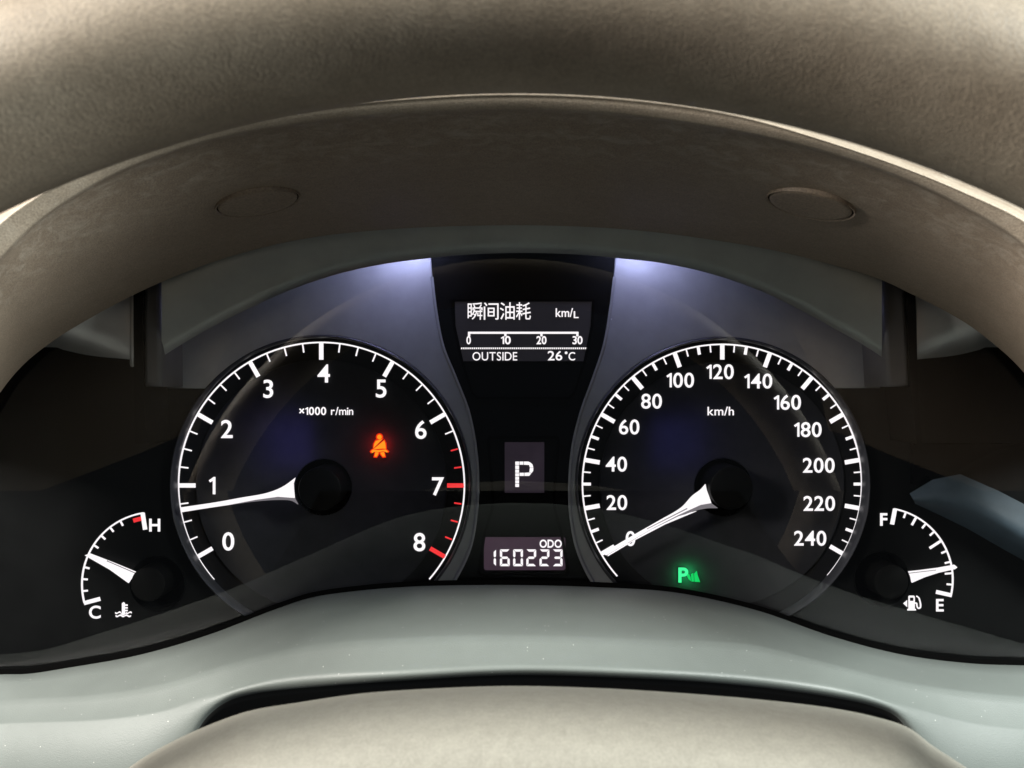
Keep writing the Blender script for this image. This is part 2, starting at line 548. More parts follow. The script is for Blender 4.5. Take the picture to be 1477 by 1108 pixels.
def bar_mesh(name, r0, r1, w, thick=0.0003):
    vs = []
    for yy in (0, -thick):
        vs += [(r0, yy, -w / 2), (r1, yy, -w / 2), (r1, yy, w / 2), (r0, yy, w / 2)]
    fs = [(3, 2, 1, 0), (4, 5, 6, 7), (0, 1, 5, 4), (1, 2, 6, 5), (2, 3, 7, 6), (3, 0, 4, 7)]
    me = bpy.data.meshes.new(name); me.from_pydata(vs, [], fs); me.update()
    bm = bmesh.new(); bm.from_mesh(me); bmesh.ops.recalc_face_normals(bm, faces=bm.faces); bm.to_mesh(me); bm.free()
    return me


def ticks(parent, centre, spec):
    """spec: list of (angle, r0, r1, width, material); alike ones share a mesh"""
    made = {}
    for a, r0, r1, w, mat in spec:
        k = (round(r0, 7), round(r1, 7), round(w, 7), mat.name)
        if k not in made:
            made[k] = link('tick_mark', bar_mesh('tick_mark', r0, r1, w), parent, [mat])
            o = made[k]
        else:
            o = made[k].copy(); COL.objects.link(o); o.parent = parent
        o.location = centre
        o.rotation_euler = (0, -math.radians(a), 0)


def poly_mesh(name, polys, y, thick, mats, parent=None):
    """several flat polygons (pixels, material index) each with thickness, as one mesh"""
    bm = bmesh.new()
    for pts, mi, dy in polys:
        yy = y + dy
        top = [bm.verts.new(P(a, b, yy)) for a, b in pts]
        bot = [bm.verts.new(P(a, b, yy) + Vector((0, thick, 0))) for a, b in pts]
        n = len(pts)
        fl = [bm.faces.new(top), bm.faces.new(bot[::-1])]
        for i in range(n):
            fl.append(bm.faces.new((top[i], bot[i], bot[(i + 1) % n], top[(i + 1) % n])))
        for f in fl: f.material_index = mi
    bmesh.ops.recalc_face_normals(bm, faces=bm.faces)
    me = bpy.data.meshes.new(name); bm.to_mesh(me); bm.free()
    for m in mats: me.materials.append(m)
    return link(name, me, parent)


# ================================================================== dashboard shell
NH = 90
lip_top = halves([(-175, 690), (-150, 580), (-110, 480), (-50, 368), (0, 316), (60, 275), (135, 236), (270, 192), (430, 158), (600, 138), (745, 132), (900, 139), (1060, 162), (1200, 203), (1320, 245), (1400, 278), (1477, 314), (1535, 360), (1600, 480), (1640, 580), (1662, 690)], NH)
lip_bot = halves([(-150, 700), (-125, 600), (-85, 500), (-30, 405), (0, 372), (50, 322), (110, 280), (180, 243), (300, 202), (430, 177), (600, 162), (745, 157), (900, 165), (1050, 186), (1180, 215), (1300, 255), (1400, 302), (1477, 352), (1520, 400), (1575, 500), (1612, 600), (1636, 700)], NH)
rear = halves([(-85, 760), (-75, 720), (-52, 660), (0, 567), (35, 525), (78, 491), (130, 459), (190, 427), (233, 407), (320, 374), (430, 346), (560, 331), (745, 325), (890, 330), (1000, 342), (1120, 362), (1200, 382), (1269, 403), (1312, 423), (1388, 463), (1438, 500), (1477, 538), (1522, 610), (1550, 700), (1560, 760)], NH)


def row(c, y, dpx=0.0, dpy=0.0):
    return [P(a + dpx, b + dpy, y if not callable(y) else y(b)) for a, b in c]


def mixc(a, b, t):
    return a * (1 - t) + b * t


hood = empty('instrument_hood', (0, -0.09, 0.06), 'dark taupe arched hood over the gauges with a pale rolled front lip', 'dashboard hood')
hood_rows = [row(lip_top, 0.02, 0, -70), row(lip_top, -0.07, 0, -60), row(lip_top, -0.112, 0, -22), row(lip_top, -0.1318), row(mixc(lip_top, lip_bot, 0.35), -0.1328), row(mixc(lip_top, lip_bot, 0.9), -0.1305),
             row(mixc(lip_bot, rear, 0.012), -0.1285), row(mixc(lip_bot, rear, 0.08), -0.1215), row(mixc(lip_bot, rear, 0.5), -0.092), row(rear, lambda b: lens_depth(b, -0.004))]
me, hood_grid = loft('hood_shell', hood_rows, 5, flip=True)
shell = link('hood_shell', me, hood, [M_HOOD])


def hood_point(px, py):
    best = None
    for i, r in enumerate(hood_grid[33:], 33):
        for j in range(len(r)):
            v = r[j]; f = K * (D + v[1]) / D
            d = (v[0] / f + CX - px) ** 2 + (CY - v[2] / f - py) ** 2
            if best is None or d < best[0]: best = (d, i, j)
    _, i, j = best
    i = min(max(i, 1), len(hood_grid) - 2)
    c = Vector(hood_grid[i][j])
    u = (Vector(hood_grid[i][j + 1]) - Vector(hood_grid[i][j - 1])).normalized()
    v = (Vector(hood_grid[i + 1][j]) - Vector(hood_grid[i - 1][j])).normalized()
    n = u.cross(v).normalized()
    cam_dir = Vector((0, -D, 0)) - c
    if n.dot(cam_dir) < 0: n = -n
    v = n.cross(u)
    return c, u, v, n


def plug(px, py, rx, ry):
    c, u, v, n = hood_point(px, py)
    prof = [(1.075, -0.0006), (1.07, 0.0003), (1.04, 0.0006), (1.012, 0.0005), (1.0, 0.0001), (0.968, 0.0001), (0.96, 0.0004), (0.94, 0.0006), (0.86, 0.0006), (0.0, 0.0006)]
    vs, fs = [], []
    n_ = 48
    for r, h in prof:
        for k in range(n_):
            a = 2 * math.pi * k / n_
            vs.append(tuple(c + u * (rx * r * math.cos(a)) + v * (ry * r * math.sin(a)) + n * (h + 0.0004 if r < 1.07 else -0.0012)))
    for q in range(len(prof) - 1):
        for k in range(n_):
            fs.append((q * n_ + k, q * n_ + (k + 1) % n_, (q + 1) * n_ + (k + 1) % n_, (q + 1) * n_ + k))
    me = bpy.data.meshes.new('plug_cover'); me.from_pydata(vs, [], fs); me.update()
    bm = bmesh.new(); bm.from_mesh(me); bmesh.ops.remove_doubles(bm, verts=bm.verts, dist=1e-7); bmesh.ops.recalc_face_normals(bm, faces=bm.faces); bm.to_mesh(me); bm.free()
    smooth(me, 60)
    o = link('plug_cover', me, hood, [M_PLUG, M_DEAD_BLACK])
    for p in me.polygons:
        if n_ * 4 <= p.index < n_ * 5: p.material_index = 1  # groove coloured near-black so the gap looks deep and shaded
    return o


plug(371, 291, 0.0118, 0.0105)
plug(1173, 293, 0.0118, 0.0105)

# ---- lower trim panel with the opening for the column
xs_r = np.linspace(-150, 1630, 360)
edge_keys = [(-150, 990), (-60, 978), (0, 973), (40, 972), (100, 963), (200, 945), (300, 916), (400, 878), (450, 862), (520, 852), (600, 846), (740, 844), (860, 847), (960, 853), (1020, 863), (1100, 883), (1200, 918), (1300, 944), (1400, 957), (1477, 960), (1560, 963), (1630, 967)]
crease_keys = [(-150, 1022), (0, 1012), (150, 1003), (250, 985), (330, 960), (450, 933), (600, 922), (740, 919), (900, 924), (1080, 932), (1180, 955), (1300, 985), (1400, 1000), (1477, 1007), (1630, 1015)]
bend_keys = [(-150, 1058), (0, 1046), (150, 1040), (235, 1028), (300, 1006), (400, 978), (600, 964), (740, 958), (900, 962), (1100, 975), (1230, 996), (1320, 1024), (1400, 1046), (1477, 1056), (1630, 1065)]
slot_keys = [(-150, 1240), (0, 1235), (180, 1220), (245, 1130), (275, 1070), (290, 1040), (305, 1022), (330, 1005), (365, 995), (430, 987), (600, 975), (740, 968), (900, 972), (1000, 977), (1100, 986), (1200, 1000), (1260, 1013), (1290, 1026), (1310, 1048), (1335, 1100), (1380, 1200), (1477, 1230), (1630, 1240)]
e_c, c_c, b_c, s_c = (by_x(k, xs_r) for k in (edge_keys, crease_keys, bend_keys, slot_keys))
b_c[:, 1] = np.minimum(b_c[:, 1], s_c[:, 1] - 4)


def zrow(c, y, t=None):
    return [P(a, b, y) for a, b in c]


# the crease is set back from the lens so far that its mirror image in the lens stands where it does in reality
mir_keys = [(-150, 990), (0, 934), (100, 895), (250, 842), (400, 785), (500, 748), (600, 732), (745, 728), (860, 731), (960, 740), (1060, 762), (1140, 786), (1240, 814), (1300, 838), (1400, 872), (1477, 894), (1630, 950)]
m_c = by_x(mir_keys, xs_r)
nrm = Vector((0, 1, -LK)).normalized()


def mirror_row(q):
    dist = (q.y - LK * q.z - LY0) * nrm.y
    m = q - nrm * (2 * dist)
    return CY - m.z / (K * (D + m.y) / D)


def crease_depth(px, py, target):
    lo, hi = -0.030, -0.110
    for _ in range(40):
        mid = (lo + hi) / 2
        if mirror_row(P(px, py, mid)) > target: lo = mid
        else: hi = mid
    return (lo + hi) / 2


cdep = np.array([crease_depth(c_c[i, 0], c_c[i, 1], m_c[i, 1]) for i in range(len(xs_r))])
ker = np.ones(25) / 25
cdep = np.convolve(np.pad(cdep, 12, mode='edge'), ker, mode='valid')


def vrow(c, dd, dpy=0.0):
    return [P(c[i, 0], c[i, 1] + dpy, cdep[i] + dd) for i in range(len(xs_r))]


def shelf(t):
    # the flat ledge between the lens and the crease
    out = []
    for i in range(len(xs_r)):
        a = P(e_c[i, 0], e_c[i, 1], lens_depth(e_c[i, 1], -0.003)); b = P(c_c[i, 0], c_c[i, 1], cdep[i]) + Vector((0, 0.0006, 0.0002))
        out.append(a.lerp(b, t))
    return out


trim_rows = [row(e_c, lambda b: lens_depth(b, 0.004), 0, 14), row(e_c, lambda b: lens_depth(b, -0.003)),
             shelf(0.35), shelf(0.70), shelf(0.90), shelf(0.965), vrow(c_c, 0.0), vrow(mixc(c_c, b_c, 0.22), -0.002), vrow(mixc(c_c, b_c, 0.9), -0.008), vrow(b_c, -0.0095),
             vrow(mixc(b_c, s_c, 0.5), -0.0107), vrow(s_c, -0.0105), vrow(s_c, -0.0085, 6), vrow(s_c, -0.002, 12), vrow(s_c, 0.012, 15), vrow(s_c, 0.022, 40)]
print('crease depth', cdep[::40].round(4))
trim = link('lower_dash_trim', grid_mesh('lower_dash_trim', trim_rows, flip=True), None, [M_TRIM, M_SLOT])
nr = len(xs_r) - 1
for p in trim.data.polygons:
    if p.index // nr >= 12: p.material_index = 1
trim['label'] = 'grey-green dash trim ledge curving below the gauges with a dark column opening'
trim['category'] = 'dash trim'; trim['kind'] = 'thing'
# ---- column cover
top_keys = [(120, 1160), (200, 1098), (245, 1072), (300, 1047), (360, 1026), (430, 1014), (520, 1001), (640, 993), (740, 990), (860, 993), (950, 998), (1100, 1010), (1200, 1022), (1260, 1034), (1310, 1050), (1345, 1076), (1385, 1102), (1470, 1160)]
tk = halves(top_keys, 70)
cover = empty('steering_column_cover', P(745, 1150, -0.19), 'pale beige domed steering column cover with speckled grain below the dark opening', 'column cover')
cover_rows = [row(tk, -0.156, 0, 10), row(tk, -0.1585, 0, 2), row(tk, -0.163, 0, 0), row(tk, -0.178, 0, 12), row(tk, -0.192, 0, 48), row(tk, -0.200, 0, 110), row(tk, -0.203, 0, 240), row(tk, -0.203, 0, 500)]
link('upper_shell', loft('upper_shell', cover_rows, 5, flip=True)[0], cover, [M_COVER])
backing_rows = [row(tk, -0.157, 0, 9), row(tk, -0.154, 0, 40), row(tk, -0.120, 0, 75), row(tk, -0.085, 0, 70)]
link('dark_backing', loft('dark_backing', backing_rows, 4, flip=True)[0], cover, [M_DEAD_BLACK])  # added black wall behind the cover, darkens what the lens mirrors

# ---- steering wheel rim
WD = -0.215
wc = P(745, 1877, WD)
rm, rt = 0.1828, 0.0119
vs, fs = [], []
nu, nv = 260, 36
for i in range(nu):
    a = 2 * math.pi * i / nu
    ca, sa = math.cos(a), math.sin(a)
    for k in range(nv):
        b = 2 * math.pi * k / nv
        rr = rm + rt * math.cos(b)
        vs.append((wc.x + rr * ca, wc.y + rt * 1.15 * math.sin(b), wc.z + rr * sa))
for i in range(nu):
    for k in range(nv):
        fs.append((i * nv + k, i * nv + (k + 1) % nv, ((i + 1) % nu) * nv + (k + 1) % nv, ((i + 1) % nu) * nv + k))
me = bpy.data.meshes.new('rim'); me.from_pydata(vs, [], fs); me.update(); smooth(me)
bm = bmesh.new(); bm.from_mesh(me); bmesh.ops.recalc_face_normals(bm, faces=bm.faces); bm.to_mesh(me); bm.free()
wheel = empty('steering_wheel', wc, 'worn taupe leather steering wheel rim arching across the top', 'steering wheel')
link('rim', me, wheel, [M_RIM])

# ---- windscreen pillar seen past the top left of the rim
pil = empty('windscreen_pillar', P(-120, 120, 0.30), 'cream windscreen pillar showing in the top left corner', 'pillar')


def slab(name, pts, y, thick, mat, parent):
    return plate(name, [pts], y, thick, mat, parent, 0.004)


slab('pillar_cover', [(-420, 420), (-60, 420), (20, 60), (44, 16), (36, -60), (-40, -260), (-420, -260)], 0.30, 0.05, M_PILLAR, pil)
slab('window_strip', [(20, 62), (90, 62), (140, 10), (120, -260), (-44, -260), (36, -60), (44, 16)], 0.315, 0.03, M_WINDOW_GREY, pil)  # added grey strip standing for the window view past the pillar

# ================================================================== instrument cluster
cl = empty('instrument_cluster', (0, 0, -0.12), 'lit black instrument cluster with two large white dials, small gauges and a central display', 'instrument cluster')

TC, TR = (463.5, 700.3), 206.3
SC_, SR = (1041.7, 698.3), 201.5
GC = (222.0, 843.0)
FC = (1271.0, 836.0)
YD = 0.008           # main dial depth

# black face with holes for the bowls and the small hubs
plate('face_panel', [[(-130, 430), (300, 330), (745, 300), (1190, 330), (1620, 430), (1620, 1080), (-130, 1080)],
                     circle_px(*TC, TR + 10), circle_px(*SC_, SR + 10), circle_px(227, 841, 39, 48), circle_px(1272, 835, 39, 48)], 0.0015, 0.003, M_BLACK, cl, 0.0)

# wings
wl_edge = catmull([(622, 372), (624, 400), (630, 450), (640, 500), (658, 545), (676, 592), (686, 640), (690, 690), (688, 740), (679, 790), (662, 828), (645, 855)], 8)
wr_edge = catmull([(887, 372), (885, 400), (879, 450), (870, 500), (855, 545), (838, 592), (826, 640), (821, 690), (822, 740), (831, 790), (847, 828), (864, 855)], 8)
wingL = [(237, 330), (622, 330)] + [tuple(p) for p in wl_edge] + circle_px(*TC, TR + 10, 110, -46, 139.8) + [(237, 560)]
wingR = [(1270, 560)] + circle_px(*SC_, SR + 10, 110, 40.8, 226) + [tuple(p) for p in wr_edge[::-1]] + [(887, 330), (1270, 330)]
for w_ in (wingL, wingR):
    plate('wing_panel', [w_], -0.0012, 0.0027, M_WING, cl, 0.0004)
tube('wing_edge', [P(a, b, -0.0012) for a, b in wl_edge[8:]], 0.0009, M_WING, cl)
tube('wing_edge', [P(a, b, -0.0012) for a, b in wr_edge[8:]], 0.0009, M_WING, cl)

# centre panel
cp = [tuple(p) for p in wl_edge] + [(640, 905), (870, 905)] + [tuple(p) for p in wr_edge[::-1]] + [(887, 318), (622, 318)]
plate('centre_panel', [cp], -0.0020, 0.0038, M_BLACK, cl, 0.0004)

# visor band above the wings
vis_low = [(233, 515), (262, 497), (300, 475), (370, 440), (430, 414), (500, 392), (560, 380), (624, 372), (680, 367), (755, 365), (830, 367), (885, 372), (950, 379), (1010, 391), (1080, 413), (1140, 440), (1205, 475), (1244, 497), (1272, 515)]
VY = -0.019
vrows = [row(catmull([(a, b) for a, b in vis_low], 5), VY + 0.0015), row(catmull([(a, b) for a, b in vis_low], 5), VY),
         row(catmull([(a, b - 18) for a, b in vis_low], 5), VY - 0.0020), row(catmull([(a, b - 60) for a, b in vis_low], 5), VY - 0.0070), row(catmull([(a, b - 130) for a, b in vis_low], 5), VY - 0.008)]
link('visor_band', grid_mesh('visor_band', vrows), cl, [M_VISOR])

# side posts and rounded side panels
for pts, gap in (([(208, 380), (231, 372), (232, 470), (233, 558), (207, 558), (206, 470)], [(192, 380), (207, 380), (206, 470), (207, 560), (211, 640), (194, 640)]),
                 ([(1272, 372), (1304, 384), (1309, 470), (1313, 558), (1280, 558), (1275, 470)], [(1305, 380), (1319, 380), (1322, 470), (1324, 560), (1330, 640), (1322, 640), (1314, 560), (1310, 470)])):
    plate('side_post', [pts], -0.0225, 0.022, M_POST, cl, 0.0016)
    plate('post_gap', [gap], -0.0235, 0.022, M_PIT, cl, 0.0)


def side_panel(x0, x1, lip):
    prof = [(385, -0.0020), (430, -0.0015), (450, -0.0010), (478, 0.0004), (496, 0.0022), (512, 0.0050), (526, 0.0090), (538, 0.0140), (546, 0.0190)]
    rows = []
    for py, y in [tuple(q) for q in catmull(prof, 4)]:
        r = []
        for t in np.linspace(0, 1, 60):
            x = x0 + (x1 - x0) * t
            u = min(1.0, abs(t - lip) * 322 / 110)
            r.append(P(x, py - 45 * u * max(0.0, (py - 430) / 116), max(-0.0272, y - 0.0055 - 0.0135 * u ** 1.4)))
        rows.append(r)
    me = grid_mesh('side_panel', rows, flip=True)
    o = link('side_panel', me, cl, [M_SIDE])
    xe = x1 if lip == 1 else x0
    tube('side_panel_lip', [P(xe, py, y - 0.0068) for py, y in catmull(prof, 4)], 0.0012, M_SIDE, cl)


side_panel(-130, 192, 1)
side_panel(1318, 1620, 0)
plate('reflection_dark_edge', [[(1318, 640), (1500, 640), (1440, 648), (1400, 668), (1352, 696), (1341, 690), (1336, 686), (1330, 692), (1318, 700)]], -0.004, 0.003, M_PIT, cl)  # black piece shaped as the dark jagged edge of a lens reflection
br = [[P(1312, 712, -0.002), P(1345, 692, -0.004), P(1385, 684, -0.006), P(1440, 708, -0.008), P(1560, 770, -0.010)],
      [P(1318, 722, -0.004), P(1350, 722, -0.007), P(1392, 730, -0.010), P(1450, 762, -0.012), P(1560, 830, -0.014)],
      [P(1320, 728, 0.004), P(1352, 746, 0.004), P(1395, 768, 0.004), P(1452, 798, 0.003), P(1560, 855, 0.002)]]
link('reflection_strip', loft('reflection_strip', br, 5)[0], cl, [M_BLUE_REFLECTION])  # made-up strip, coloured as a blue reflection in the lens


# ---- bowls and dials
def big_gauge(name, c, r, hole, hub_c, label):
    cc = P(*c, YD)
    k = sc(YD)
    # dial plate with a hole for the hub
    dial = plate(name, [circle_px(*c, r + 8, 120), circle_px(hole[0], hole[1], hole[2], 64)], YD, 0.001, M_DIAL, cl)
    dial['label'] = label
    # the tick ring is a step below the central disc
    plate('dial_disc', [circle_px(*c, r - 25, 120), circle_px(hole[0], hole[1], hole[2] + 0.6, 64)], YD - 0.0008, 0.0008, M_DISC, dial, 0.0003)
    c0 = P(*c, 0.0)
    kk = sc(0.0)
    lathe('bowl_ring', c0, [((r + 10.5) * kk, 0.0012), ((r + 10.5) * kk, -0.0014), ((r + 8.6) * kk, -0.0020), ((r + 7.0) * kk, -0.0010), ((r + 6.5) * kk, 0.001), ((r + 7.0) * k, YD + 0.0005)], 128, [M_RING, M_BLACK], dial)
    ring = dial.children[-1] if dial.children else None
    lathe('hub_well', P(hole[0], hole[1], YD), [(hole[2] * k, YD - 0.001), (hole[2] * k, YD + 0.014), (0.0, YD + 0.014)], 48, [M_PIT], dial)
    hc = P(hub_c[0], hub_c[1], -0.006)
    hr = 31.5 * sc(-0.006)
    lathe('needle_hub', hc, [(hr * 1.0, YD + 0.013), (hr, -0.0048), (hr * 0.965, -0.0057), (hr * 0.90, -0.006), (0.0, -0.0062)], 64, [M_HUB], dial)
    plate('scale_arc', [arc_band(c[0], c[1], r - 1.1, r + 1.1, -41, 221.3, 160)], YD - 0.0003, 0.0003, M_WHITE, dial)
    return dial, cc, k


tach, tcc, tk_ = big_gauge('tachometer', TC, TR, (466.5, 703, 40), (461, 706), 'tachometer dial numbered 0 to 8 with a red zone and its needle below 1')
spec = []
for i in range(33):
    a = 210 - 7.5 * i
    red = i >= 26
    m = M_RED if red else M_WHITE
    if i % 4 == 0:
        spec.append((a, (TR - 25) * tk_, TR * tk_, 6.2 * tk_, m))
    else:
        spec.append((a, (TR - 13) * tk_, (TR - (2.5 if red else 0)) * tk_, 2.0 * tk_, m))
ticks(tach, tcc, spec)
YN = YD - 0.0014
for t, x, y in (('0', 329.4, 781), ('1', 306, 700.5), ('2', 327.3, 619), ('3', 387, 561), ('4', 467, 539), ('5', 549.8, 560.5), ('6', 607, 620), ('7', 631.8, 701.5), ('8', 605, 782)):
    put_word('numeral', t, x, y, 25.0, YN, M_WHITE, tach, 0.013)
put_word('unit_lettering', '×1000', 451, 593, 11.0, YN, M_WHITE, tach, 0.018, 0.09)
put_word('unit_lettering', 'r/min', 493.5, 593, 11.0, YN, M_WHITE, tach, 0.008, 0.08, w_px=32)

speed, scc, sk = big_gauge('speedometer', SC_, SR, (1043, 703, 41), (1055, 704), 'speedometer dial numbered 0 to 240 with its needle resting at 0')
spec = []
for i in range(49):
    a = 210 - 5 * i
    if i % 4 == 0: spec.append((a, (SR - 22) * sk, SR * sk, 6.2 * sk, M_WHITE))
    elif i % 2 == 0: spec.append((a, (SR - 12) * sk, SR * sk, 4.2 * sk, M_WHITE))
    else: spec.append((a, (SR - 11) * sk, SR * sk, 1.9 * sk, M_WHITE))
ticks(speed, scc, spec)
for t, x, y in (('0', 909.4, 777), ('20', 889.7, 725), ('40', 889, 669.6), ('60', 907.5, 616), ('80', 939.7, 578.8), ('100', 981.0, 548.5), ('120', 1038.4, 536.3), ('140', 1093.5, 549.8), ('160', 1135.5, 580.5), ('180', 1165.0, 619.8), ('200', 1180.8, 671.3), ('220', 1181.5, 726.3), ('240', 1168.5, 776.5)):
    put_word('numeral', t, x, y, 20.5, YN, M_WHITE, speed, 0.012, 0.10)
put_word('unit_lettering', 'km/h', 1039.5, 593, 12.0, YN, M_WHITE, speed, 0.008, 0.09, w_px=38)


# needles
def zpts(lst, ox, oy, s):
    return [(ox + a / s, oy + b / s) for a, b in lst]


tn_up = [(50, 465), (300, 428), (500, 392), (650, 366), (740, 338), (810, 303), (885, 248)]
tn_lo = [(905, 442), (860, 416), (780, 409), (600, 420), (400, 447), (200, 476), (60, 499)]
upper = zpts([tuple(p) for p in catmull(tn_up, 5)], 250, 640, 5.037)
lower = zpts([tuple(p) for p in catmull(tn_lo, 5)], 250, 640, 5.037)
YNE = -0.003
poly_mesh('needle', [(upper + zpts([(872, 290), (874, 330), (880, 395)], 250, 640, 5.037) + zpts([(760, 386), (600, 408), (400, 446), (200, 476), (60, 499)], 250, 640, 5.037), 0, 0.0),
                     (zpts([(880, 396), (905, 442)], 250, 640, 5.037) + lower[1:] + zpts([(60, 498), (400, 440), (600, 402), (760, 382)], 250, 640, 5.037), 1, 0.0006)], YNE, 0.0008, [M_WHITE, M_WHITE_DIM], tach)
sn_up = [(150, 797), (375, 665), (560, 560), (720, 465), (800, 380), (860, 335), (895, 295)]
sn_lo = [(985, 469), (900, 471), (780, 501), (600, 586), (380, 701), (185, 817)]
upper = zpts([tuple(p) for p in catmull(sn_up, 5)], 840, 640, 5.037)
lower = zpts([tuple(p) for p in catmull(sn_lo, 5)], 840, 640, 5.037)
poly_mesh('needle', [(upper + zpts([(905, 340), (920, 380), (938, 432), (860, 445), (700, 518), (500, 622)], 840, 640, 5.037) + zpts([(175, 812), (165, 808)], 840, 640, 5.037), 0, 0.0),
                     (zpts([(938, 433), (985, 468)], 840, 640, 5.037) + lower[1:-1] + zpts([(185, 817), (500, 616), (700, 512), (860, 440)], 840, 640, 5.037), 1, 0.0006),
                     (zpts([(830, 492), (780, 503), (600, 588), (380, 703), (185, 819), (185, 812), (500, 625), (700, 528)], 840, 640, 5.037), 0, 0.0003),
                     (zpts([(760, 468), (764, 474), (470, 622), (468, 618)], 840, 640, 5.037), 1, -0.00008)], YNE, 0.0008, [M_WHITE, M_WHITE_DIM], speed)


# ---- small gauges
def small_gauge(name, c, r, a0, a1, well, hub, label):
    y0 = 0.0015
    k = sc(y0)
    g = plate(name, [arc_band(c[0], c[1], r - 1.2, r + 1.2, a0, a1, 60)], y0 - 0.0003, 0.0003, M_WHITE, cl)
    g['label'] = label
    lathe('hub_well', P(*well, y0), [(40.2 * k, y0 + 0.0002), (39.6 * k, y0 - 0.0005), (38.8 * k, y0 - 0.0001), (38.6 * k, y0 + 0.012), (0, y0 + 0.012)], 64, [M_BLACK], g)
    hc = P(*hub, -0.004)
    hr = 25.5 * sc(-0.004)
    lathe('needle_hub', hc, [(hr, y0 + 0.011), (hr, -0.003), (hr * 0.96, -0.0038), (hr * 0.9, -0.004), (0, -0.0042)], 48, [M_HUB], g)
    return g, P(*c, y0), k


tg, tgc, tgk = small_gauge('temperature_gauge', GC, 104, 98.4, 195, (227.3, 841.5), (213, 843), 'temperature gauge lettered C and H with a red block by the H')
spec = [(195, 80 * tgk, 104 * tgk, 5.8 * tgk, M_WHITE), (98.9, 80 * tgk, 104.5 * tgk, 6.0 * tgk, M_WHITE)]
for i in range(1, 9):
    spec.append((195 - 9.66 * i, 95.5 * tgk, 102.5 * tgk, 2.6 * tgk, M_WHITE))
ticks(tg, tgc, spec)
plate('hot_block', [arc_band(GC[0], GC[1], 93.5, 99.5, 100.8, 108.0, 8)], 0.0012, 0.0003, M_RED, tg)
put_word('lettering', 'H', 223.3, 757.5, 17.5, 0.0012, M_WHITE, tg, 0.02)
put_word('lettering', 'C', 137.0, 883, 17.5, 0.0012, M_WHITE, tg, 0.018)
z7 = lambda l: zpts(l, 100, 720, 6.156)
poly_mesh('needle', [(z7([(135, 500), (178, 484), (400, 570), (588, 648), (560, 690), (524, 746), (360, 628)]), 0, 0.0), (z7([(330, 551), (334, 545), (584, 653), (580, 659)]), 1, -0.00008)], -0.002, 0.0007, [M_WHITE, M_WHITE_DIM], tg)


def wavy(x0, x1, y, amp, per, w):
    n = 24
    top = [(x0 + (x1 - x0) * i / n, y + amp * math.sin(2 * math.pi * i / n * per) - w / 2) for i in range(n + 1)]
    bot = [(x0 + (x1 - x0) * i / n, y + amp * math.sin(2 * math.pi * i / n * per) + w / 2) for i in range(n, -1, -1)]
    return top + bot


ic = [(z7([(466, 925), (480, 915), (492, 925), (492, 1005), (500, 1022), (478, 1034), (458, 1022), (466, 1005)]), 0, 0)]
for yy in (936, 960, 984):
    ic.append((z7([(490, yy), (516, yy), (516, yy + 13), (490, yy + 13)]), 0, 0))
ic.append((z7(wavy(406, 456, 1010, 6, 1.0, 12)), 0, 0)); ic.append((z7(wavy(502, 552, 1010, 6, 1.0, 12)), 0, 0))
ic.append((z7(wavy(410, 545, 1037, 6, 2.5, 13)), 0, 0))
poly_mesh('coolant_symbol', ic, 0.0012, 0.0003, [M_WHITE], tg)

fg, fgc, fgk = small_gauge('fuel_gauge', FC, 103.5, -13.3, 79.3, (1271.5, 835), (1286, 840), 'fuel gauge lettered F and E with its needle near empty')
spec = [(79.0, 81 * fgk, 104 * fgk, 5.8 * fgk, M_WHITE), (-12.6, 81 * fgk, 104 * fgk, 5.6 * fgk, M_WHITE)]
for i in range(1, 10):
    a = 79.3 - 9.26 * i
    if i == 5: spec.append((a, 83 * fgk, 103 * fgk, 3.6 * fgk, M_WHITE))
    elif i == 2: spec.append((a, 90 * fgk, 103 * fgk, 3.2 * fgk, M_WHITE))
    else: spec.append((a, (92 if i == 8 else 94.5) * fgk, 103 * fgk, 2.6 * fgk, M_WHITE))
ticks(fg, fgc, spec)
put_word('lettering', 'F', 1274.5, 749.3, 17.0, 0.0012, M_WHITE, fg, 0.024)
put_word('lettering', 'E', 1355.5, 873, 17.0, 0.0012, M_WHITE, fg, 0.020)
z8 = lambda l: zpts(l, 1230, 720, 6.156)
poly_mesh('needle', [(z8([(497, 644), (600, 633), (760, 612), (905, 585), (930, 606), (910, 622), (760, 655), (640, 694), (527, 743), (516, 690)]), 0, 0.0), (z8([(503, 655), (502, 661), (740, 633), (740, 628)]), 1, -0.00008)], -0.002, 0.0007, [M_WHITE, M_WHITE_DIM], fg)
pump = [(z8([(450, 928), (484, 898), (484, 960)]), 0, 0),
        (z8([(496, 866), (504, 858), (544, 858), (552, 866), (552, 875), (496, 875)]), 0, 0),
        (z8([(496, 875), (508, 875), (508, 905), (496, 905)]), 0, 0), (z8([(541, 875), (552, 875), (552, 905), (541, 905)]), 0, 0),
        (z8([(496, 905), (552, 905), (552, 976), (562, 976), (562, 990), (486, 990), (486, 976), (496, 976)]), 0, 0)]
hose = z8([tuple(p) for p in catmull([(552, 925), (568, 925), (572, 950), (582, 970), (600, 965), (604, 940), (596, 900), (588, 878), (568, 862)], 4)])
for i in range(len(hose) - 1):
    a, b = np.array(hose[i]), np.array(hose[i + 1]); d = b - a; n = np.array([-d[1], d[0]]) / (np.linalg.norm(d) + 1e-9) * 0.95
    pump.append(([tuple(a - d * .2 + n), tuple(b + d * .2 + n), tuple(b + d * .2 - n), tuple(a - d * .2 - n)], 0, 0.00001 * (i % 3)))
poly_mesh('fuel_pump_symbol', pump, 0.0012, 0.0003, [M_WHITE], fg)

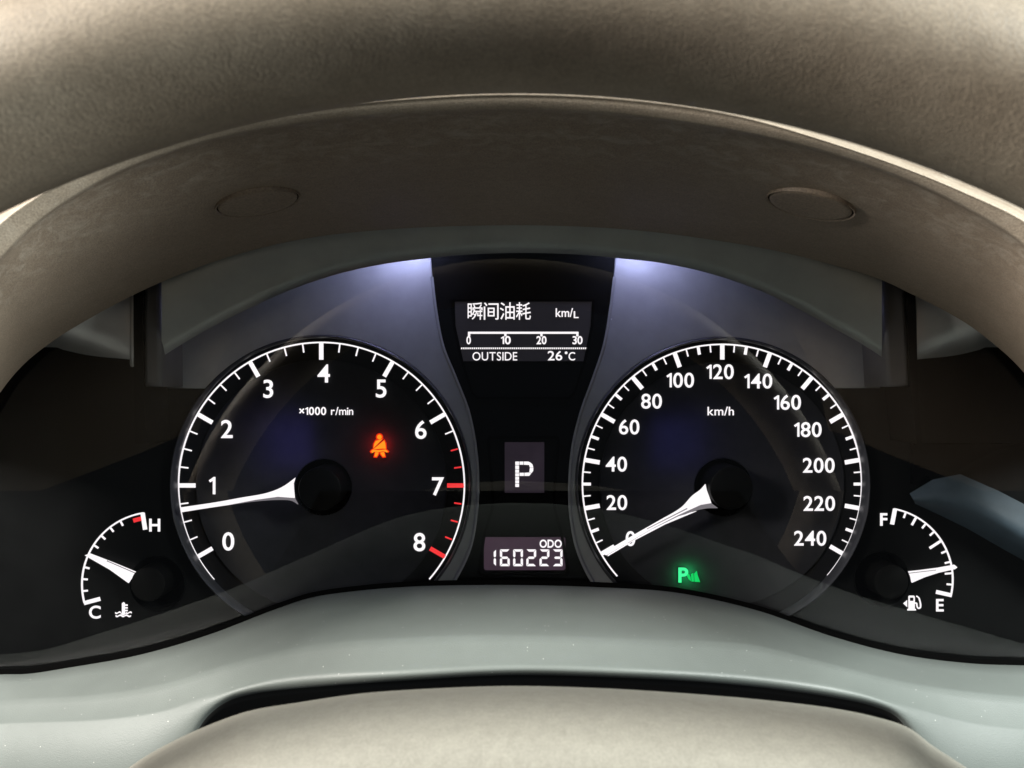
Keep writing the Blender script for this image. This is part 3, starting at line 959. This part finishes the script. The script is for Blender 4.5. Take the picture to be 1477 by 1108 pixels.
# ---- central displays
YC = -0.0020
info = plate('information_display', [[(649, 432), (858, 432), (856, 470), (846, 520), (830, 568), (822, 576), (688, 576), (680, 568), (664, 520), (653, 470)],
                                     [(653, 435), (657, 470), (668, 520), (683, 566), (690, 572.5), (820, 572.5), (827, 566), (842, 520), (852, 470), (854, 435)]], YC - 0.0006, 0.0006, M_LINE_BLACK, cl)
plate('screen', [[(656, 433), (855, 433), (852, 470), (846, 521), (666, 521), (657, 470)]], YC - 0.0002, 0.0002, M_SCR1, info)
YS = YC - 0.0004
for i, ch in enumerate('瞬间油耗'):
    put_word('character', ch, 685.3 + 23.2 * i, 449.8, 18.5, YS, M_WHITE, info, 0.004 if ch != '瞬' else 0.003, w_px=21.5)
put_word('unit_lettering', 'km/', 814, 451, 12, YS, M_WHITE, info, 0.012, 0.05, w_px=25)
put_word('unit_lettering', 'L', 831.0, 454.0, 9.5, YS, M_WHITE, info, 0.014, w_px=7)
bars = [([(675, 478.6), (834.5, 478.6), (834.5, 481.6), (675, 481.6)], 0, 0)]
for x in (676.6, 729, 781, 832.8):
    bars.append(([(x - 1.7, 481.6), (x + 1.7, 481.6), (x + 1.7, 485.3), (x - 1.7, 485.3)], 0, 0))
poly_mesh('scale_bar', bars, YS, 0.0002, [M_WHITE], info)
for t, x in (('0', 676), ('10', 729.5), ('20', 781), ('30', 833)):
    put_word('numeral', t, x, 490.8, 11.0, YS, M_WHITE, info, 0.022, 0.07, w_px=6.5 if t == '0' else 14.5)
dots = []
for i in range(60):
    x = 666 + 179 * i / 59
    dots.append(([(x - 1.0, 501.3), (x + 1.0, 501.3), (x + 1.0, 503.7), (x - 1.0, 503.7)], 0, 0))
dl = poly_mesh('dotted_line', dots, YS, 0.0002, [M_WHITE], info)
put_word('lettering', 'OUTSIDE', 713.8, 514, 11.8, YS, M_WHITE, info, 0.004, 0.17, w_px=64.5)
put_word('temperature_reading', '26', 800.5, 513.2, 13.0, YS, M_WHITE, info, 0.010, 0.10, w_px=21)
put_word('temperature_reading', 'C', 824.8, 514, 11.5, YS, M_WHITE, info, 0.008, w_px=9.5)
plate('degree_sign', [circle_px(816.6, 509, 2.0, 12)], YS - 0.0002, 0.0002, M_WHITE, info)

# gear display in its recessed frame
fr_out = [(702, 634), (706, 629), (804, 629), (808, 634), (806, 660), (801, 715), (802, 735), (812, 770), (822, 826), (818, 832), (692, 832), (688, 826), (697, 770), (708, 735), (709, 715), (704, 660)]
fr_in = [(706, 636), (709, 633), (801, 633), (804, 636), (802, 660), (797, 715), (798, 735), (808, 770), (817, 824), (815, 828), (695, 828), (693, 824), (701, 770), (712, 735), (713, 715), (708, 660)]
gear = plate('gear_display', [fr_out, fr_in], YC - 0.0005, 0.0005, M_LINE_BLACK, cl)
plate('screen', [[(728, 638), (785, 638), (785, 711), (728, 711)]], YC - 0.0002, 0.0002, M_SCR2, gear)
pp = []
z9 = lambda l: zpts(l, 640, 600, 4.262)
cells = []
for k, (y0, y1) in enumerate(((281, 302), (305, 327), (330, 350), (353, 372), (375, 393), (396, 414), (417, 437))):
    cells.append([(440, y0), (463, y0), (463, y1), (440, y1)])
cells += [[(466, 281), (490, 281), (490, 300), (466, 300)], [(493, 281), (520, 281), (530, 285), (526, 302), (493, 300)], [(530, 285), (546, 298), (551, 318), (530, 318), (525, 303)],
          [(530, 320), (551, 320), (550, 338), (540, 352), (526, 346)], [(526, 348), (538, 354), (526, 369), (496, 369), (496, 350)], [(466, 350), (493, 350), (493, 369), (466, 369)]]
poly_mesh('gear_letter', [(z9(c), 0, 0) for c in cells], YS, 0.0002, [M_WHITE], gear)

# odometer with seven-segment digits
odo = plate('odometer', [[(698, 777), (700, 775), (813, 775), (815.5, 777), (815.5, 820), (813, 822.5), (700, 822.5), (698, 820)]], YC - 0.0002, 0.0002, M_SCR3, cl)
put_word('lettering', 'ODO', 794.3, 784.3, 10.8, YS, M_WHITE, odo, 0.024, 0.10, w_px=32)
SEG = {'0': 'abcdef', '1': 'bc', '2': 'abged', '3': 'abgcd', '6': 'afgedc', '7': 'abc'}


def seg_polys(ch, x, y, w, h, t):
    g = 0.5
    m = y + h / 2
    q = {'a': [(x + g, y), (x + w - g, y), (x + w - g - t, y + t), (x + g + t, y + t)],
         'd': [(x + g + t, y + h - t), (x + w - g - t, y + h - t), (x + w - g, y + h), (x + g, y + h)],
         'g': [(x + g + t * .5, m), (x + g + t, m - t / 2), (x + w - g - t, m - t / 2), (x + w - g - t * .5, m), (x + w - g - t, m + t / 2), (x + g + t, m + t / 2)],
         'f': [(x, y + g), (x + t, y + g + t), (x + t, m - g - t / 2), (x + t / 2, m - g), (x, m - g - t / 2)],
         'e': [(x, m + g + t / 2), (x + t / 2, m + g), (x + t, m + g + t / 2), (x + t, y + h - g - t), (x, y + h - g)],
         'b': [(x + w, y + g), (x + w, m - g - t / 2), (x + w - t / 2, m - g), (x + w - t, m - g - t / 2), (x + w - t, y + g + t)],
         'c': [(x + w, m + g + t / 2), (x + w, y + h - g), (x + w - t, y + h - g - t), (x + w - t, m + g + t / 2), (x + w - t / 2, m + g)]}
    return [(q[s], 0, 0) for s in SEG[ch]]


for i, ch in enumerate('160223'):
    poly_mesh('digit', seg_polys(ch, 701.2 + 19.05 * i + (0.8 if i else 0), 792.6, 14.2, 24.2, 3.3), YS, 0.0002, [M_WHITE], odo)

# ---- warning lamps
z5 = lambda l: zpts(l, 240, 470, 2.841)
sb = [(z5([(873 + 9.5 * math.cos(a * math.pi / 8), 456 + 10 * math.sin(a * math.pi / 8)) for a in range(16)]), 0, 0),
      (z5([(858, 472), (886, 464), (848, 502), (852, 482)]), 0, 0),
      (z5([(892, 470), (897, 484), (899, 504), (886, 503), (848, 506)]), 0, 0),
      (z5([(838, 515), (846, 507), (868, 510), (898, 507), (908, 515), (904, 520), (890, 514), (868, 518), (852, 516), (844, 522)]), 0, 0),
      (z5([(856, 518), (870, 520), (866, 528), (862, 536), (852, 536)]), 0, 0),
      (z5([(876, 520), (891, 517), (896, 536), (886, 536), (881, 528)]), 0, 0)]


def swell(pts, d):
    c = np.mean(np.array(pts), 0)
    return [tuple(np.array(p) + (np.array(p) - c) / (np.linalg.norm(np.array(p) - c) + 1e-9) * d) for p in pts]


poly_mesh('seat_belt_lamp', [(p, 0, 0.0) for p, _, _ in sb] + [(swell(p, 2.0), 1, 0.0003) for p, _, _ in sb], YN, 0.0002, [M_AMBER, M_RED_HALO], tach)  # swollen red copies behind the symbol paint its glow
put_word('parking_lamp_letter', 'P', 985.5, 829.5, 20, YN, M_GREEN, speed, 0.028)
z6 = lambda l: zpts(l, 840, 640, 5.037)
poly_mesh('parking_lamp', [(z6([(758, 958), (772, 945), (786, 968), (790, 1000), (772, 985)]), 0, 0), (z6([(790, 950), (806, 940), (812, 1002), (794, 1002)]), 0, 0),
                           (z6([(812, 945), (832, 925), (838, 955), (856, 1006), (816, 1004)]), 0, 0)], YN, 0.0002, [M_GREEN_D], speed)


def led(name, loc, watts, color, radius=0.001):
    l = bpy.data.lights.new(name, 'POINT'); l.energy = watts; l.color = color; l.shadow_soft_size = radius
    o = bpy.data.objects.new(name, l); COL.objects.link(o); o.location = loc
    return o


area('seat_belt_glow', P(547, 642, YD - 0.0050), P(547, 642, YD), 0.0040, 0.0016, (1, 0.02, 0.02))
area('parking_glow', P(993, 831, YD - 0.0050), P(993, 831, YD), 0.0045, 0.0020, (0.02, 1, 0.25))
# accent lamps hidden behind the visor band
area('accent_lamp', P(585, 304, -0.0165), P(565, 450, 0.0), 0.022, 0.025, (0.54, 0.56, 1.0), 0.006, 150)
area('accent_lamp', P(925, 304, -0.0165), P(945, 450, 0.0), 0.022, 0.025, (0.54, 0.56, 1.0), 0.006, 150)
# bluish light that leaks over the dials
area('dial_glow', P(405, 640, YD - 0.0085), P(405, 640, YD), 0.020, 0.0016, (0.22, 0.18, 1.0))
area('dial_glow', P(985, 640, YD - 0.0085), P(985, 640, YD), 0.020, 0.0012, (0.18, 0.18, 1.0))

# ---- shadow line under the lens built as a black strip, then the clear lens
gk = by_x(edge_keys, xs_r)
grow = [row(gk, lambda b: lens_depth(b, -0.0015), 0, 10), row(gk, lambda b: lens_depth(b, -0.0022), 0, 0), row(gk, lambda b: lens_depth(b, -0.0015), 0, -7.5), row(gk, lambda b: lens_depth(b, 0.001), 0, -7.5)]
link('lens_shadow_strip', grid_mesh('lens_shadow_strip', grow, flip=True), cl, [M_LINE_BLACK])

lens_out = [tuple(p) for p in halves([(-82, 985), (-70, 800), (-45, 660), (0, 555), (78, 480), (190, 415), (320, 362), (560, 320), (745, 313), (890, 318), (1120, 350), (1312, 412), (1438, 488), (1500, 560), (1545, 720), (1556, 985)], 40)]
lens_bot = [tuple(p) for p in by_x([(a, b + 6) for a, b in edge_keys], np.linspace(1540, -75, 80)[::1])] if False else None
bx = np.linspace(1550, -78, 90)
lb = by_x([(a, b + 6) for a, b in edge_keys], bx[::-1])[::-1]
outline = [p for p in lens_out if p[1] < 960] + [tuple(p) for p in lb]
def clip_half(poly, below):
    out = []
    n = len(poly)
    for i in range(n):
        a, b = poly[i], poly[(i + 1) % n]
        ia = (a[1] >= BEND_PY) == below; ib = (b[1] >= BEND_PY) == below
        if ia: out.append(a)
        if ia != ib:
            t = (BEND_PY - a[1]) / (b[1] - a[1])
            out.append((a[0] + (b[0] - a[0]) * t, BEND_PY))
    return out


bm = bmesh.new()
for half in (clip_half(outline, False), clip_half(outline, True)):
    fv = [bm.verts.new(P(a, b, lens_depth(b))) for a, b in half]
    bv = [bm.verts.new(v.co + Vector((0, 0.0018, 0.0))) for v in fv]
    n = len(fv)
    bm.faces.new(fv); bm.faces.new(bv[::-1])
    for i in range(n):
        if abs(half[i][1] - BEND_PY) < 1e-6 and abs(half[(i + 1) % n][1] - BEND_PY) < 1e-6: continue
        bm.faces.new((fv[i], bv[i], bv[(i + 1) % n], fv[(i + 1) % n]))
bmesh.ops.remove_doubles(bm, verts=bm.verts, dist=1e-7)
bmesh.ops.recalc_face_normals(bm, faces=bm.faces)
bmesh.ops.triangulate(bm, faces=[f for f in bm.faces if len(f.verts) > 4])
me = bpy.data.meshes.new('lens'); bm.to_mesh(me); bm.free()
link('lens', me, cl, [M_LENS, M_LENS_IN])
for p in me.polygons:
    if p.normal.y > -0.5: p.material_index = 1
